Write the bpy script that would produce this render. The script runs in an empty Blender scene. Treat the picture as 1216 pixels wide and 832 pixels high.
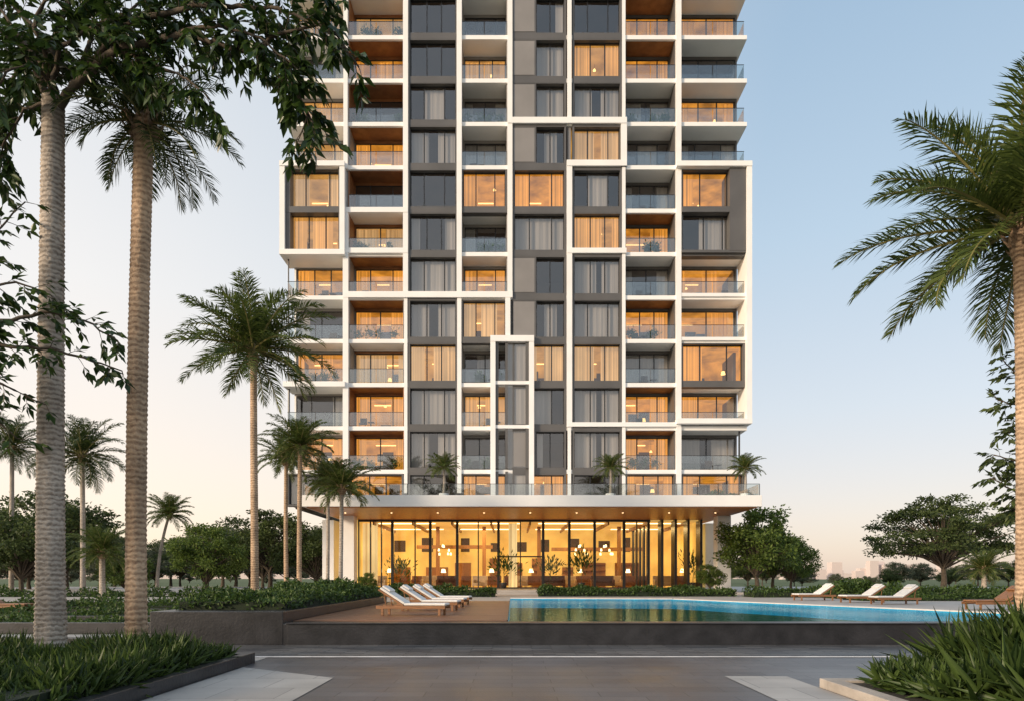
import bpy, math, random
import numpy as np
from mathutils import Vector, Matrix
from mathutils.geometry import tessellate_polygon
R=random.Random(11); NR=np.random.RandomState(5)
F=811.0; HY=686.0; CX=608.0; CH=1.6
def X(px,d): return (px-CX)*d/F
def Z(py,d): return CH+(HY-py)*d/F
S=bpy.context.scene
S.view_settings.view_transform='Standard'
try: S.view_settings.look='None'
except: pass
S.view_settings.exposure=0; S.view_settings.gamma=1

# ---------------------------------------------------------------- materials
def newmat(name):
    m=bpy.data.materials.new(name); m.use_nodes=True
    nt=m.node_tree; nt.nodes.clear()
    return m,nt,nt.nodes.new('ShaderNodeOutputMaterial')
def N(nt,t,**kw):
    n=nt.nodes.new(t)
    for k,v in kw.items(): setattr(n,k,v)
    return n
def noisecol(nt,c,var,scale,stretch=(1,1,1),detail=5):
    tc=N(nt,'ShaderNodeTexCoord'); mp=N(nt,'ShaderNodeMapping'); mp.inputs['Scale'].default_value=stretch
    nt.links.new(tc.outputs['Object'],mp.inputs[0])
    no=N(nt,'ShaderNodeTexNoise'); no.inputs['Scale'].default_value=scale; no.inputs['Detail'].default_value=detail
    nt.links.new(mp.outputs[0],no.inputs['Vector'])
    cr=N(nt,'ShaderNodeValToRGB'); e=cr.color_ramp.elements
    e[0].position=0.3; e[1].position=0.7
    e[0].color=tuple(max(0,x*(1-var)) for x in c)+(1,); e[1].color=tuple(x*(1+var) for x in c)+(1,)
    nt.links.new(no.outputs[0],cr.inputs[0])
    return cr.outputs[0],no.outputs[0],mp.outputs[0]
def pmat(name,c,rough=0.6,var=0.12,scale=1.5,metal=0,bump=0.0,stretch=(1,1,1),bscale=None):
    m,nt,o=newmat(name)
    p=N(nt,'ShaderNodeBsdfPrincipled'); p.inputs['Roughness'].default_value=rough; p.inputs['Metallic'].default_value=metal
    col,fac,vec=noisecol(nt,c,var,scale,stretch)
    nt.links.new(col,p.inputs['Base Color'])
    if bump:
        b=N(nt,'ShaderNodeBump'); b.inputs['Strength'].default_value=bump; b.inputs['Distance'].default_value=0.03
        n2=N(nt,'ShaderNodeTexNoise'); n2.inputs['Scale'].default_value=bscale or scale*8
        nt.links.new(vec,n2.inputs['Vector']); nt.links.new(n2.outputs[0],b.inputs['Height']); nt.links.new(b.outputs[0],p.inputs['Normal'])
    nt.links.new(p.outputs[0],o.inputs[0]); return m
def barkmat(name,c,dark,wscale=3.0):
    m,nt,o=newmat(name); p=N(nt,'ShaderNodeBsdfPrincipled'); p.inputs['Roughness'].default_value=0.9
    tc=N(nt,'ShaderNodeTexCoord')
    w=N(nt,'ShaderNodeTexWave',wave_type='BANDS',bands_direction='Z'); w.inputs['Scale'].default_value=wscale; w.inputs['Distortion'].default_value=4.5; w.inputs['Detail'].default_value=4; w.inputs['Detail Scale'].default_value=2.5
    nt.links.new(tc.outputs['Object'],w.inputs[0])
    n1=N(nt,'ShaderNodeTexNoise'); n1.inputs['Scale'].default_value=16; n1.inputs['Detail'].default_value=8; nt.links.new(tc.outputs['Object'],n1.inputs[0])
    n2=N(nt,'ShaderNodeTexNoise'); n2.inputs['Scale'].default_value=1.1; n2.inputs['Detail'].default_value=4; nt.links.new(tc.outputs['Object'],n2.inputs[0])
    a=N(nt,'ShaderNodeMath',operation='MULTIPLY_ADD'); a.inputs[1].default_value=0.3; nt.links.new(w.outputs['Fac'],a.inputs[0])
    h=N(nt,'ShaderNodeMath',operation='MULTIPLY'); h.inputs[1].default_value=0.7; nt.links.new(n1.outputs[0],h.inputs[0]); nt.links.new(h.outputs[0],a.inputs[2])
    cr=N(nt,'ShaderNodeValToRGB'); e=cr.color_ramp.elements; e[0].position=0.22; e[1].position=0.62; e[0].color=dark+(1,); e[1].color=c+(1,)
    nt.links.new(a.outputs[0],cr.inputs[0])
    mr=N(nt,'ShaderNodeMapRange'); mr.inputs[1].default_value=0.3; mr.inputs[2].default_value=0.7; mr.inputs['To Min'].default_value=0.7; mr.inputs['To Max'].default_value=1.2; nt.links.new(n2.outputs[0],mr.inputs[0])
    sc=N(nt,'ShaderNodeVectorMath',operation='SCALE'); nt.links.new(cr.outputs[0],sc.inputs[0]); nt.links.new(mr.outputs[0],sc.inputs['Scale']); nt.links.new(sc.outputs[0],p.inputs['Base Color'])
    b=N(nt,'ShaderNodeBump'); b.inputs['Strength'].default_value=0.9; b.inputs['Distance'].default_value=0.03; nt.links.new(a.outputs[0],b.inputs['Height']); nt.links.new(b.outputs[0],p.inputs['Normal'])
    nt.links.new(p.outputs[0],o.inputs[0]); return m
def leafmat(name,c0,c1,trans=0.3,rough=0.5,nscale=0.8):
    m,nt,o=newmat(name)
    g=N(nt,'ShaderNodeNewGeometry'); tc=N(nt,'ShaderNodeTexCoord')
    no=N(nt,'ShaderNodeTexNoise'); no.inputs['Scale'].default_value=nscale
    nt.links.new(tc.outputs['Object'],no.inputs['Vector'])
    ad=N(nt,'ShaderNodeMath',operation='MULTIPLY_ADD'); ad.inputs[1].default_value=0.55
    mm=N(nt,'ShaderNodeMath',operation='MULTIPLY'); mm.inputs[1].default_value=0.5
    nt.links.new(no.outputs[0],mm.inputs[0]); nt.links.new(g.outputs['Random Per Island'],ad.inputs[0]); nt.links.new(mm.outputs[0],ad.inputs[2])
    cr=N(nt,'ShaderNodeValToRGB'); e=cr.color_ramp.elements
    e[0].position=0.15; e[1].position=0.85; e[0].color=tuple(c0)+(1,); e[1].color=tuple(c1)+(1,)
    nt.links.new(ad.outputs[0],cr.inputs[0])
    p=N(nt,'ShaderNodeBsdfPrincipled'); p.inputs['Roughness'].default_value=rough; p.inputs['Specular IOR Level'].default_value=0.4
    t=N(nt,'ShaderNodeBsdfTranslucent'); mx=N(nt,'ShaderNodeMixShader'); mx.inputs[0].default_value=trans
    nt.links.new(cr.outputs[0],p.inputs['Base Color']); nt.links.new(cr.outputs[0],t.inputs[0])
    nt.links.new(p.outputs[0],mx.inputs[1]); nt.links.new(t.outputs[0],mx.inputs[2]); nt.links.new(mx.outputs[0],o.inputs[0])
    return m
def glassmat(name,tint,base,edge=0.7,rough=0.02,bump=0.0,gc=(0.9,0.92,0.95)):
    m,nt,o=newmat(name)
    tr=N(nt,'ShaderNodeBsdfTransparent'); tr.inputs[0].default_value=tuple(tint)+(1,)
    gl=N(nt,'ShaderNodeBsdfGlossy'); gl.inputs['Roughness'].default_value=rough; gl.inputs[0].default_value=gc+(1,)
    lw=N(nt,'ShaderNodeLayerWeight'); lw.inputs[0].default_value=0.5
    pw=N(nt,'ShaderNodeMath',operation='POWER'); pw.inputs[1].default_value=3.0
    mr=N(nt,'ShaderNodeMapRange'); mr.inputs['To Min'].default_value=base; mr.inputs['To Max'].default_value=edge
    nt.links.new(lw.outputs['Facing'],pw.inputs[0]); nt.links.new(pw.outputs[0],mr.inputs[0])
    mx=N(nt,'ShaderNodeMixShader'); nt.links.new(mr.outputs[0],mx.inputs[0])
    nt.links.new(tr.outputs[0],mx.inputs[1]); nt.links.new(gl.outputs[0],mx.inputs[2]); nt.links.new(mx.outputs[0],o.inputs[0])
    if bump:
        tc=N(nt,'ShaderNodeTexCoord'); no=N(nt,'ShaderNodeTexNoise'); no.inputs['Scale'].default_value=0.7
        b=N(nt,'ShaderNodeBump'); b.inputs['Strength'].default_value=bump; b.inputs['Distance'].default_value=0.02
        nt.links.new(tc.outputs['Object'],no.inputs['Vector']); nt.links.new(no.outputs[0],b.inputs['Height']); nt.links.new(b.outputs[0],gl.inputs['Normal'])
    return m
def emitmat(name,c,s,var=0.3,scale=0.6,fold=0,diff=0.3,sample=False):
    m,nt,o=newmat(name)
    col,fac,vec=noisecol(nt,c,var,scale)
    p=N(nt,'ShaderNodeBsdfPrincipled'); p.inputs['Roughness'].default_value=0.8; p.inputs['Specular IOR Level'].default_value=0.1
    nt.links.new(col,p.inputs['Emission Color'])
    p.inputs['Base Color'].default_value=tuple(min(1,x*diff) for x in c)+(1,)
    if fold:  # bright and dim fold bands are put into the emission strength
        tc=N(nt,'ShaderNodeTexCoord'); sx=N(nt,'ShaderNodeSeparateXYZ'); nt.links.new(tc.outputs['Object'],sx.inputs[0])
        n1=N(nt,'ShaderNodeTexNoise',noise_dimensions='1D'); n1.inputs['Scale'].default_value=fold; n1.inputs['Detail'].default_value=3
        nt.links.new(sx.outputs[0],n1.inputs['W'])
        mr=N(nt,'ShaderNodeMapRange'); mr.inputs[1].default_value=0.3; mr.inputs[2].default_value=0.7; mr.inputs['To Min'].default_value=s*0.5; mr.inputs['To Max'].default_value=s*1.25
        nt.links.new(n1.outputs[0],mr.inputs[0]); nt.links.new(mr.outputs[0],p.inputs['Emission Strength'])
    else: p.inputs['Emission Strength'].default_value=s
    nt.links.new(p.outputs[0],o.inputs[0])
    if not sample:
        try: m.cycles.emission_sampling='NONE'
        except Exception: pass
    return m

M_white=pmat('white_render',(0.88,0.865,0.84),0.5,0.04,0.7,bump=0.05)
M_grey=pmat('grey_cladding',(0.105,0.10,0.097),0.45,0.14,0.5)
M_grey2=pmat('light_grey_cladding',(0.24,0.225,0.215),0.5,0.1,0.5)
M_brown=pmat('bronze_timber_lining',(0.26,0.11,0.04),0.5,0.25,2,stretch=(1,1,6))
M_black=pmat('black_aluminium',(0.02,0.02,0.022),0.35,0.1,2)
M_soffit=pmat('timber_soffit',(0.50,0.20,0.07),0.4,0.25,3,stretch=(8,0.4,1))
M_stone=pmat('pale_stone_paving',(0.42,0.38,0.34),0.6,0.12,1.3,bump=0.1)
M_blackstone=pmat('dark_granite',(0.024,0.024,0.027),0.35,0.4,2.2,bump=0.15)
M_conc=pmat('concrete_kerb',(0.40,0.35,0.30),0.75,0.18,3,bump=0.25)
M_glass=glassmat('window_glass',(0.88,0.87,0.85),0.15,0.85,0.01,bump=0.35,gc=(0.92,0.90,0.88))
M_rail=glassmat('balustrade_glass',(0.86,0.89,0.88),0.12,0.8,0.03)
M_lobglass=glassmat('lobby_glass',(0.97,0.96,0.93),0.03,0.6)
M_cur_w=emitmat('glow_curtain',(1.0,0.47,0.11),0.78,0.22,0.4,fold=7,diff=0.3)  # cloth emits by itself, standing in for room light behind it
M_cur_w2=emitmat('glow_sheer_curtain',(0.98,0.58,0.24),0.60,0.22,0.4,fold=6,diff=0.4)  # sheer cloth with backlight put in as its own emission
M_cur_o=emitmat('orange_glow_curtain',(1.0,0.40,0.055),0.9,0.25,0.4,fold=7,diff=0.25)  # orange backlight put into the cloth as emission
M_cur_g=pmat('grey_curtain',(0.40,0.375,0.355),0.9,0.18,3,stretch=(1.5,1,0.02))
M_room_o=emitmat('orange_glow_room',(1.0,0.40,0.045),0.62,0.55,0.9,diff=0.2)  # walls and ceiling emit, in place of light from lamps
M_room_w=emitmat('warm_glow_room',(1.0,0.48,0.10),0.52,0.45,0.9,diff=0.2)  # warm lamplight put into the room surfaces as emission
M_room_d=emitmat('dim_glow_room',(0.08,0.052,0.036),0.14,0.4,0.7,diff=0.8)  # dark room surfaces still carry a weak emission of their own
M_lamp=emitmat('ceiling_lamp',(1,0.58,0.18),3.0,0.05,1)
M_furn=pmat('dark_furniture',(0.06,0.035,0.02),0.6,0.3,2)
M_trunk=barkmat('palm_trunk_bark',(0.50,0.43,0.36),(0.17,0.135,0.105),3.6)
M_trunk2=barkmat('pale_palm_bark',(0.54,0.38,0.25),(0.21,0.13,0.08),3.0)
M_bark=pmat('tree_bark',(0.09,0.07,0.05),0.9,0.3,6,bump=0.4)
M_frond=leafmat('palm_frond_green',(0.03,0.055,0.012),(0.15,0.195,0.045),0.4,0.4)
M_frond_dk=leafmat('palm_frond_dark',(0.014,0.030,0.009),(0.08,0.115,0.026),0.32,0.42)
M_rachis=pmat('palm_rachis',(0.20,0.18,0.06),0.6,0.2,3)
M_leafnear=leafmat('broad_leaf_dark',(0.009,0.026,0.007),(0.065,0.115,0.022),0.32,0.33)
M_leaftree=leafmat('tree_foliage',(0.022,0.040,0.012),(0.12,0.16,0.045),0.35,0.55,0.5)
M_leaftree2=leafmat('haze_tinted_foliage',(0.075,0.092,0.062),(0.17,0.19,0.115),0.3,0.6,0.4)  # distance haze is put into the paler leaf colours
M_leafbright=leafmat('young_tree_foliage',(0.045,0.085,0.015),(0.18,0.25,0.05),0.42,0.5,0.6)
M_hedge=leafmat('hedge_leaves',(0.02,0.045,0.010),(0.10,0.165,0.035),0.3,0.5,1.2)
M_grassy=leafmat('groundcover_blades',(0.018,0.04,0.010),(0.10,0.155,0.035),0.35,0.45,1.5)
M_core=pmat('shrub_core',(0.012,0.02,0.008),0.95,0.4,4)
M_soil=pmat('soil',(0.03,0.025,0.018),0.95,0.3,4)
M_lawn=pmat('lawn_grass',(0.065,0.095,0.03),0.95,0.4,0.9,bump=0.6,bscale=20)
M_deck=pmat('timber_decking',(0.20,0.095,0.055),0.42,0.4,1.5,stretch=(0.35,8,1),bump=0.1)
M_wood=pmat('teak',(0.26,0.12,0.05),0.5,0.3,4,stretch=(1,8,8))
M_cushion=pmat('white_cushion',(0.78,0.75,0.71),0.85,0.05,5,bump=0.15)
M_haze=pmat('haze_tinted_skyline',(0.66,0.56,0.53),1.0,0.05,0.01)  # aerial haze is put into this base colour

# ---------------------------------------------------------------- mesh helpers
def empty(name,loc=(0,0,0)):
    e=bpy.data.objects.new(name,None); e.location=loc; S.collection.objects.link(e); return e
class MB:
    def __init__(s): s.v=[]; s.f=[]; s.m=[]
    def box(s,x0,x1,y0,y1,z0,z1,mi=0):
        if x1<x0:x0,x1=x1,x0
        b=len(s.v)
        s.v+=[(x0,y0,z0),(x1,y0,z0),(x1,y1,z0),(x0,y1,z0),(x0,y0,z1),(x1,y0,z1),(x1,y1,z1),(x0,y1,z1)]
        s.f+=[(b,b+3,b+2,b+1),(b+4,b+5,b+6,b+7),(b,b+1,b+5,b+4),(b+1,b+2,b+6,b+5),(b+2,b+3,b+7,b+6),(b+3,b,b+4,b+7)]
        s.m+=[mi]*6
    def poly(s,pts,mi=0):
        b=len(s.v); s.v+=[tuple(p) for p in pts]; s.f.append(tuple(range(b,b+len(pts)))); s.m.append(mi)
    def tube(s,pts,rad,n=8,mi=0,cap=True):
        b=len(s.v); k=len(pts)
        P=[Vector(p) for p in pts]
        for i,p in enumerate(P):
            t=(P[min(i+1,k-1)]-P[max(i-1,0)]); 
            if t.length<1e-9: t=Vector((0,0,1))
            t.normalize(); a=Vector((1,0,0)) if abs(t.x)<0.8 else Vector((0,1,0))
            u=t.cross(a).normalized(); w=t.cross(u)
            for j in range(n):
                an=2*math.pi*j/n
                s.v.append(tuple(p+(u*math.cos(an)+w*math.sin(an))*rad[i]))
        for i in range(k-1):
            for j in range(n):
                s.f.append((b+i*n+j,b+i*n+(j+1)%n,b+(i+1)*n+(j+1)%n,b+(i+1)*n+j)); s.m.append(mi)
        if cap:
            s.f.append(tuple(b+(k-1)*n+j for j in range(n))); s.m.append(mi)
            s.f.append(tuple(b+j for j in reversed(range(n)))); s.m.append(mi)
    def build(s,name,mats,parent=None,smooth=False,bevel=0):
        me=bpy.data.meshes.new(name); me.from_pydata(s.v,[],s.f)
        if not isinstance(mats,(list,tuple)): mats=[mats]
        for m in mats: me.materials.append(m)
        if len(mats)>1: me.polygons.foreach_set('material_index',s.m)
        if smooth: me.polygons.foreach_set('use_smooth',[True]*len(s.f))
        me.update()
        o=bpy.data.objects.new(name,me); S.collection.objects.link(o)
        if parent: o.parent=parent
        if bevel:
            bm=o.modifiers.new('bevel','BEVEL'); bm.width=bevel; bm.segments=3; bm.limit_method='ANGLE'
        return o
def obj(name,me,parent=None):
    o=bpy.data.objects.new(name,me); S.collection.objects.link(o)
    if parent: o.parent=parent
    return o
def nrm(a): return a/np.maximum(np.linalg.norm(a,axis=1,keepdims=True),1e-9)
def leafmesh(name,P,D,L,W,mat,fold=0.25,Nn=None):
    n=len(P); D=nrm(D)
    if Nn is None: Nn=NR.normal(size=(n,3))+np.array([0,0,0.8])
    side=nrm(np.cross(D,Nn)); up=np.cross(side,D)
    L=np.asarray(L).reshape(-1,1)*np.ones((n,1)); W=np.asarray(W).reshape(-1,1)*np.ones((n,1))
    mid=P+D*L*0.45
    V=np.empty((n,4,3)); V[:,0]=P; V[:,1]=mid-side*W/2+up*W*fold; V[:,2]=P+D*L-up*L*0.12; V[:,3]=mid+side*W/2+up*W*fold
    idx=np.arange(n)[:,None]*4
    T=np.concatenate([idx+np.array([0,1,2]),idx+np.array([0,2,3])],1).reshape(-1)
    me=bpy.data.meshes.new(name); me.vertices.add(n*4); me.vertices.foreach_set('co',V.reshape(-1).astype(np.float32))
    me.loops.add(len(T)); me.loops.foreach_set('vertex_index',T.astype(np.int32))
    nf=len(T)//3; me.polygons.add(nf); me.polygons.foreach_set('loop_start',np.arange(0,nf*3,3,dtype=np.int32)); 
    try: me.polygons.foreach_set('loop_total',np.full(nf,3,dtype=np.int32))
    except Exception: pass
    me.materials.append(mat); me.update(calc_edges=True); return me

# ---------------------------------------------------------------- palm
def palm_crown(nf,length,seed,leafn=46,wid=0.035,llen=0.24,mat=M_frond,top=82,low=-30,curl=0.62,droop=0.4):
    r=random.Random(seed); V=[];Fc=[]
    rb=MB()
    for k in range(nf):
        az=k*2.39996+r.uniform(-.25,.25); u=(k+0.5)/nf
        el=math.radians(low+(top-low)*(1-u)**0.9+r.uniform(-7,7)); Ls=length*r.uniform(.82,1.1)*(0.8+0.2*math.sin(math.pi*u))
        h=Vector((math.cos(az),math.sin(az),0)); sd=Vector((-math.sin(az),math.cos(az),0))
        n=16; p=Vector((0,0,0.0))+h*0.08; pts=[]; tans=[]
        e=el
        twist=r.uniform(-0.3,0.3); cc=curl*r.uniform(.75,1.25)
        for i in range(n+1):
            t=i/n; tg=(h*math.cos(e)+Vector((0,0,1))*math.sin(e)+sd*twist*t).normalized()
            pts.append(p.copy()); tans.append(tg); p+=tg*(Ls/n)
            e-=cc*math.radians(2.2+9.5*t*t+2*t)*(0.6+0.5*math.cos(max(-1.4,min(el,1.4))))
            e=max(e,math.radians(-80))
        rb.tube(pts,[0.035*length/3*(1-0.85*i/n)+0.004 for i in range(n+1)],4,0,False)
        for j in range(leafn):
            t=0.10+0.90*(j+0.5)/leafn; fi=t*n; i=min(int(fi),n-1); a=fi-i
            pos=pts[i].lerp(pts[i+1],a); tg=tans[i].lerp(tans[i+1],a).normalized()
            sid=tg.cross(Vector((0,0,1)))
            if sid.length<0.05: sid=sd.copy()
            sid.normalize(); upv=sid.cross(tg).normalized()
            prof=math.sin(math.pi*min(1,(t*0.80+0.17)))**0.6
            for s in (-1,1):
                ll=length*llen*prof*r.uniform(.8,1.15)+0.03
                ang=math.radians(30+30*(t))+r.uniform(-.14,.14)
                d1=(sid*s*math.cos(ang)+tg*math.sin(ang)+upv*r.uniform(0.05,.5)).normalized()
                d2=(d1+Vector((0,0,-droop-r.random()*droop))).normalized()
                w=wid*length/3*r.uniform(.8,1.2)
                wv=(tg*0.9+upv*r.uniform(-.5,.5)).normalized()*w/2
                m=pos+d1*ll*0.5; b=len(V)
                V+= [pos-wv*.6,pos+wv*.6,m+wv,m-wv,m+d2*ll*0.5]
                Fc+=[(b,b+1,b+2,b+3),(b+3,b+2,b+4)]
    me=bpy.data.meshes.new('fronds'); me.from_pydata([tuple(v) for v in V],[],Fc); me.materials.append(mat); me.update()
    me2=bpy.data.meshes.new('rachises'); me2.from_pydata(rb.v,[],rb.f); me2.materials.append(M_rachis); me2.update()
    return me,me2
def trunk(mb,x,y,z0,z1,r0,r1,topx=0,topy=0,n=16,ring=0.09,bulge=0.15,amp=0.04,seed=0):
    r=random.Random(seed); H=z1-z0; k=max(6,int(H/ring*2)); pts=[];rad=[]
    for i in range(k+1):
        t=i/k; c=t*t
        pts.append((x+topx*c+0.03*math.sin(3*t+seed),y+topy*c,z0+H*t))
        rr=r0+(r1-r0)*t+r0*bulge*math.exp(-t*H*1.6)
        rad.append(rr*(1+amp*(1 if i%2 else -1)*r.uniform(.5,1.2)))
    mb.tube(pts,rad,n)
    return pts[-1]
def palm(name,px,d,z0,crown_z,r0,r1,crown,parts_scale=1,lean=(0,0),tm=M_trunk,seed=0,amp=0.04,rot=0,thick=True):
    e=empty(name); x=X(px,d); mb=MB()
    top=trunk(mb,x,d,z0,crown_z,r0,r1,lean[0],lean[1],amp=amp,seed=seed,n=14)
    mb.build('trunk',tm,e,True)
    if thick:
        b=MB(); b.tube([(top[0],top[1],top[2]-0.6*parts_scale),(top[0],top[1],top[2]-0.2*parts_scale),(top[0],top[1],top[2]+0.25*parts_scale)],[r1*1.05,r1*1.6,r1*0.7],10)
        r=random.Random(seed)
        for i in range(26):
            a=r.uniform(0,6.28); zz=top[2]-r.uniform(0.0,0.6)*parts_scale; rr=r1*1.2
            b.tube([(top[0]+rr*math.cos(a),top[1]+rr*math.sin(a),zz),(top[0]+(rr+.18)*math.cos(a),top[1]+(rr+.18)*math.sin(a),zz+.22)],[.035,.015],4)
        b.build('crown_shaft',M_trunk2,e,True)
    for nm,me in zip(('fronds','rachises'),crown):
        o=obj(nm,me,e); o.location=top; o.scale=(parts_scale,)*3; o.rotation_euler=(0,0,rot)
    return e
CR_A=palm_crown(46,3.0,3,leafn=50,wid=0.052)
CR_B=palm_crown(40,3.0,8,leafn=42,wid=0.062)
CR_C=palm_crown(34,3.0,21,leafn=50,top=86,low=-50,mat=M_frond_dk,wid=0.048,curl=.7)
CR_D=palm_crown(44,3.0,33,leafn=70,wid=0.042,llen=0.24,top=86,low=-28,curl=0.56,droop=0.35)

palm('palm_tree',302,30,0.5,Z(415,30),0.17,0.14,CR_A,1.2,tm=M_trunk2,seed=2)
palm('palm_tree',340,39,0.4,Z(545,39),0.13,0.10,CR_B,0.66,seed=3,rot=1,tm=M_trunk2)
palm('palm_tree',356,36,0.4,Z(530,36),0.13,0.11,CR_A,0.72,seed=4,rot=2,tm=M_trunk2)
palm('palm_tree',405,37,0.4,Z(578,37),0.12,0.10,CR_B,0.70,seed=5,rot=3.3,tm=M_trunk)
palm('palm_tree',389,41,0.4,Z(572,41),0.11,0.09,CR_A,0.62,seed=6,rot=4.5,tm=M_trunk)
palm('palm_tree',98,44,0,Z(540,44),0.17,0.13,CR_C,1.1,seed=7,rot=2.2)
palm('palm_tree',14,50,0,Z(530,50),0.17,0.13,CR_C,1.0,seed=17,rot=0.2)
palm('palm_tree',186,62,0,Z(610,62),0.16,0.11,CR_B,0.85,lean=(1.2,0),seed=8)
palm('palm_tree',122,36,0,Z(655,36),0.16,0.13,CR_B,0.62,seed=9,rot=1)
palm('palm_tree',1168,44,0.5,Z(675,44),0.16,0.13,CR_B,0.6,seed=19,rot=1)
palm('palm_tree',163,12.7,0.2,Z(145,12.7),0.185,0.165,CR_C,0.60,lean=(0.12,0),tm=M_trunk2,seed=10,amp=0.05)
palm('palm_tree',1217,14.3,0.0,Z(270,14.3),0.17,0.14,CR_D,1.14,lean=(-0.12,0),tm=M_trunk2,seed=12,rot=0.5)

# ---------------------------------------------------------------- near broadleaf trees
def near_tree(name,trunkdef,limbs,leafL,twl,seed,mat=M_leafnear,dens=1.0):
    r=random.Random(seed); e=empty(name); mb=MB()
    if trunkdef:
        x,y,z0,z1,r0,r1=trunkdef; top=trunk(mb,x,y,z0,z1,r0,r1,0.0,0,n=24,amp=0.05,ring=0.075,seed=seed)
        mb.build('trunk',M_trunk,e,True)
    b=MB(); P=[];D=[];L=[]
    for pl,rad in limbs:
        pts=[Vector((X(px,d),d,Z(py,d))) for px,py,d in pl]
        seg=[]
        for a,c in zip(pts[:-1],pts[1:]):
            n=max(2,int((c-a).length/0.13))
            for i in range(n): seg.append(a.lerp(c,i/n)+Vector((r.gauss(0,.014),r.gauss(0,.014),r.gauss(0,.014))))
        seg.append(pts[-1]); k=len(seg)
        b.tube(seg,[rad*(1-0.85*i/(k-1))+0.006 for i in range(k)],7,0,True)
        for i in range(1,k):
            t=i/(k-1)
            if t<0.15 and rad>0.05: continue
            nt=int(1.6*dens+r.random()*1.5)
            tg=(seg[i]-seg[i-1]).normalized()
            for q in range(nt):
                rv=Vector((r.gauss(0,1),r.gauss(0,1),r.gauss(-0.2,.8))); rv=(rv-tg*rv.dot(tg)).normalized()
                d=(rv*0.9+tg*0.7+Vector((0,0,-0.15))).normalized(); p=seg[i].copy()
                ln=twl*r.uniform(.4,1.25)*(1.1-0.4*t); m=max(3,int(ln/0.07)); tp=[p.copy()]
                for j in range(m):
                    d=(d+Vector((r.gauss(0,.1),r.gauss(0,.1),-0.07))).normalized(); p=p+d*(ln/m); tp.append(p.copy())
                    sd=d.cross(Vector((0,0,1)))
                    if sd.length<.1: sd=Vector((1,0,0))
                    sd.normalize()
                    for s in ((1,-1) if j>0 else ()):
                        if r.random()<0.1: continue
                        ld=(sd*s*r.uniform(.5,1.1)+d*0.8+Vector((r.gauss(0,.2),r.gauss(0,.2),r.gauss(-0.35,.25))))
                        P.append(tuple(p)); D.append(tuple(ld)); L.append(leafL*r.uniform(.6,1.15))
                P.append(tuple(p)); D.append(tuple(d)); L.append(leafL)
                b.tube(tp,[0.007*(1-0.6*j/m) for j in range(m+1)],4,0,False)
    b.build('branches',M_bark,e,True)
    L=np.array(L); n=len(P)
    Nn=np.tile(np.array([[0,-0.3,1.0]]),(n,1))+NR.normal(size=(n,3))*0.55
    obj('leaves',leafmesh('leaves',np.array(P),np.array(D),L,L*0.42,mat,0.12,Nn),e)
    return e
limbs=[
 ([(64,135,12),(92,95,11.8),(140,60,11.5),(215,40,11.2),(300,62,11.0),(352,112,10.9),(378,160,10.8)],0.075),
 ([(92,95,11.8),(150,30,11.4),(240,5,11.0),(330,10,10.8),(400,40,10.7),(426,80,10.6)],0.055),
 ([(64,130,12),(60,60,12.2),(85,-10,12),(150,-60,11.5)],0.09),
 ([(60,120,12),(30,60,12.3),(-20,20,12.5),(-60,10,12.5)],0.07),
 ([(140,60,11.5),(190,80,11.2),(225,95,11),(250,120,10.9)],0.03),
 ([(215,40,11.2),(260,30,11.0),(310,45,10.7),(350,80,10.6)],0.03),
 ([(300,62,11.0),(330,40,10.8),(380,30,10.6),(405,50,10.6)],0.03),
 ([(330,75,11.0),(350,100,10.9),(365,140,10.8),(355,165,10.8)],0.02),
 ([(60,60,12.2),(20,10,12.3),(-10,-40,12.3)],0.05),
 ([(85,-10,12),(200,-30,11),(330,-30,10.8),(400,-10,10.6)],0.05),
 ([(30,60,12.3),(10,110,12.4),(-5,170,12.5),(5,205,12.5)],0.03),
 ([(92,95,11.8),(110,40,12.4),(170,0,12.6),(230,-20,12.6)],0.04),
 ([(60,100,12),(40,75,11.6),(15,80,11.3),(-10,110,11.3)],0.03),
 ([(60,120,12),(30,130,12.2),(8,165,12.3),(-8,210,12.4)],0.025),
 ([(60,110,12),(70,60,11.7),(120,25,11.5),(175,20,11.3)],0.04),
 ([(60,80,12),(40,30,11.6),(55,0,11.5),(110,-20,11.3)],0.04),
 ([(60,90,12),(20,40,12.0),(0,10,12.0),(-30,-20,12)],0.04),
]
near_tree('tropical_tree',(X(62,12),12,0.2,Z(118,12),0.235,0.17),limbs,0.25,0.60,4,dens=0.85)
limbs2=[
 ([(-60,420,11),(-10,385,11),(60,370,11.2),(110,385,11.3),(140,405,11.3)],0.04),
 ([(-60,430,11),(0,410,11),(70,415,11.1),(120,432,11.2),(145,440,11.2)],0.035),
 ([(-60,440,11),(-10,450,11.2),(30,470,11.4),(55,480,11.5)],0.03),
 ([(-60,400,11),(-20,340,11.3),(20,335,11.4),(60,350,11.5)],0.03),
 ([(-60,400,11),(-20,290,11.3),(15,255,11.4),(30,240,11.5)],0.03),
 ([(-60,440,11),(-30,480,11.2),(0,500,11.4),(20,520,11.5)],0.03)]
near_tree('tropical_tree',(X(-75,11),11,0.0,Z(380,11),0.14,0.10),limbs2,0.22,0.45,9,dens=0.8)
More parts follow.
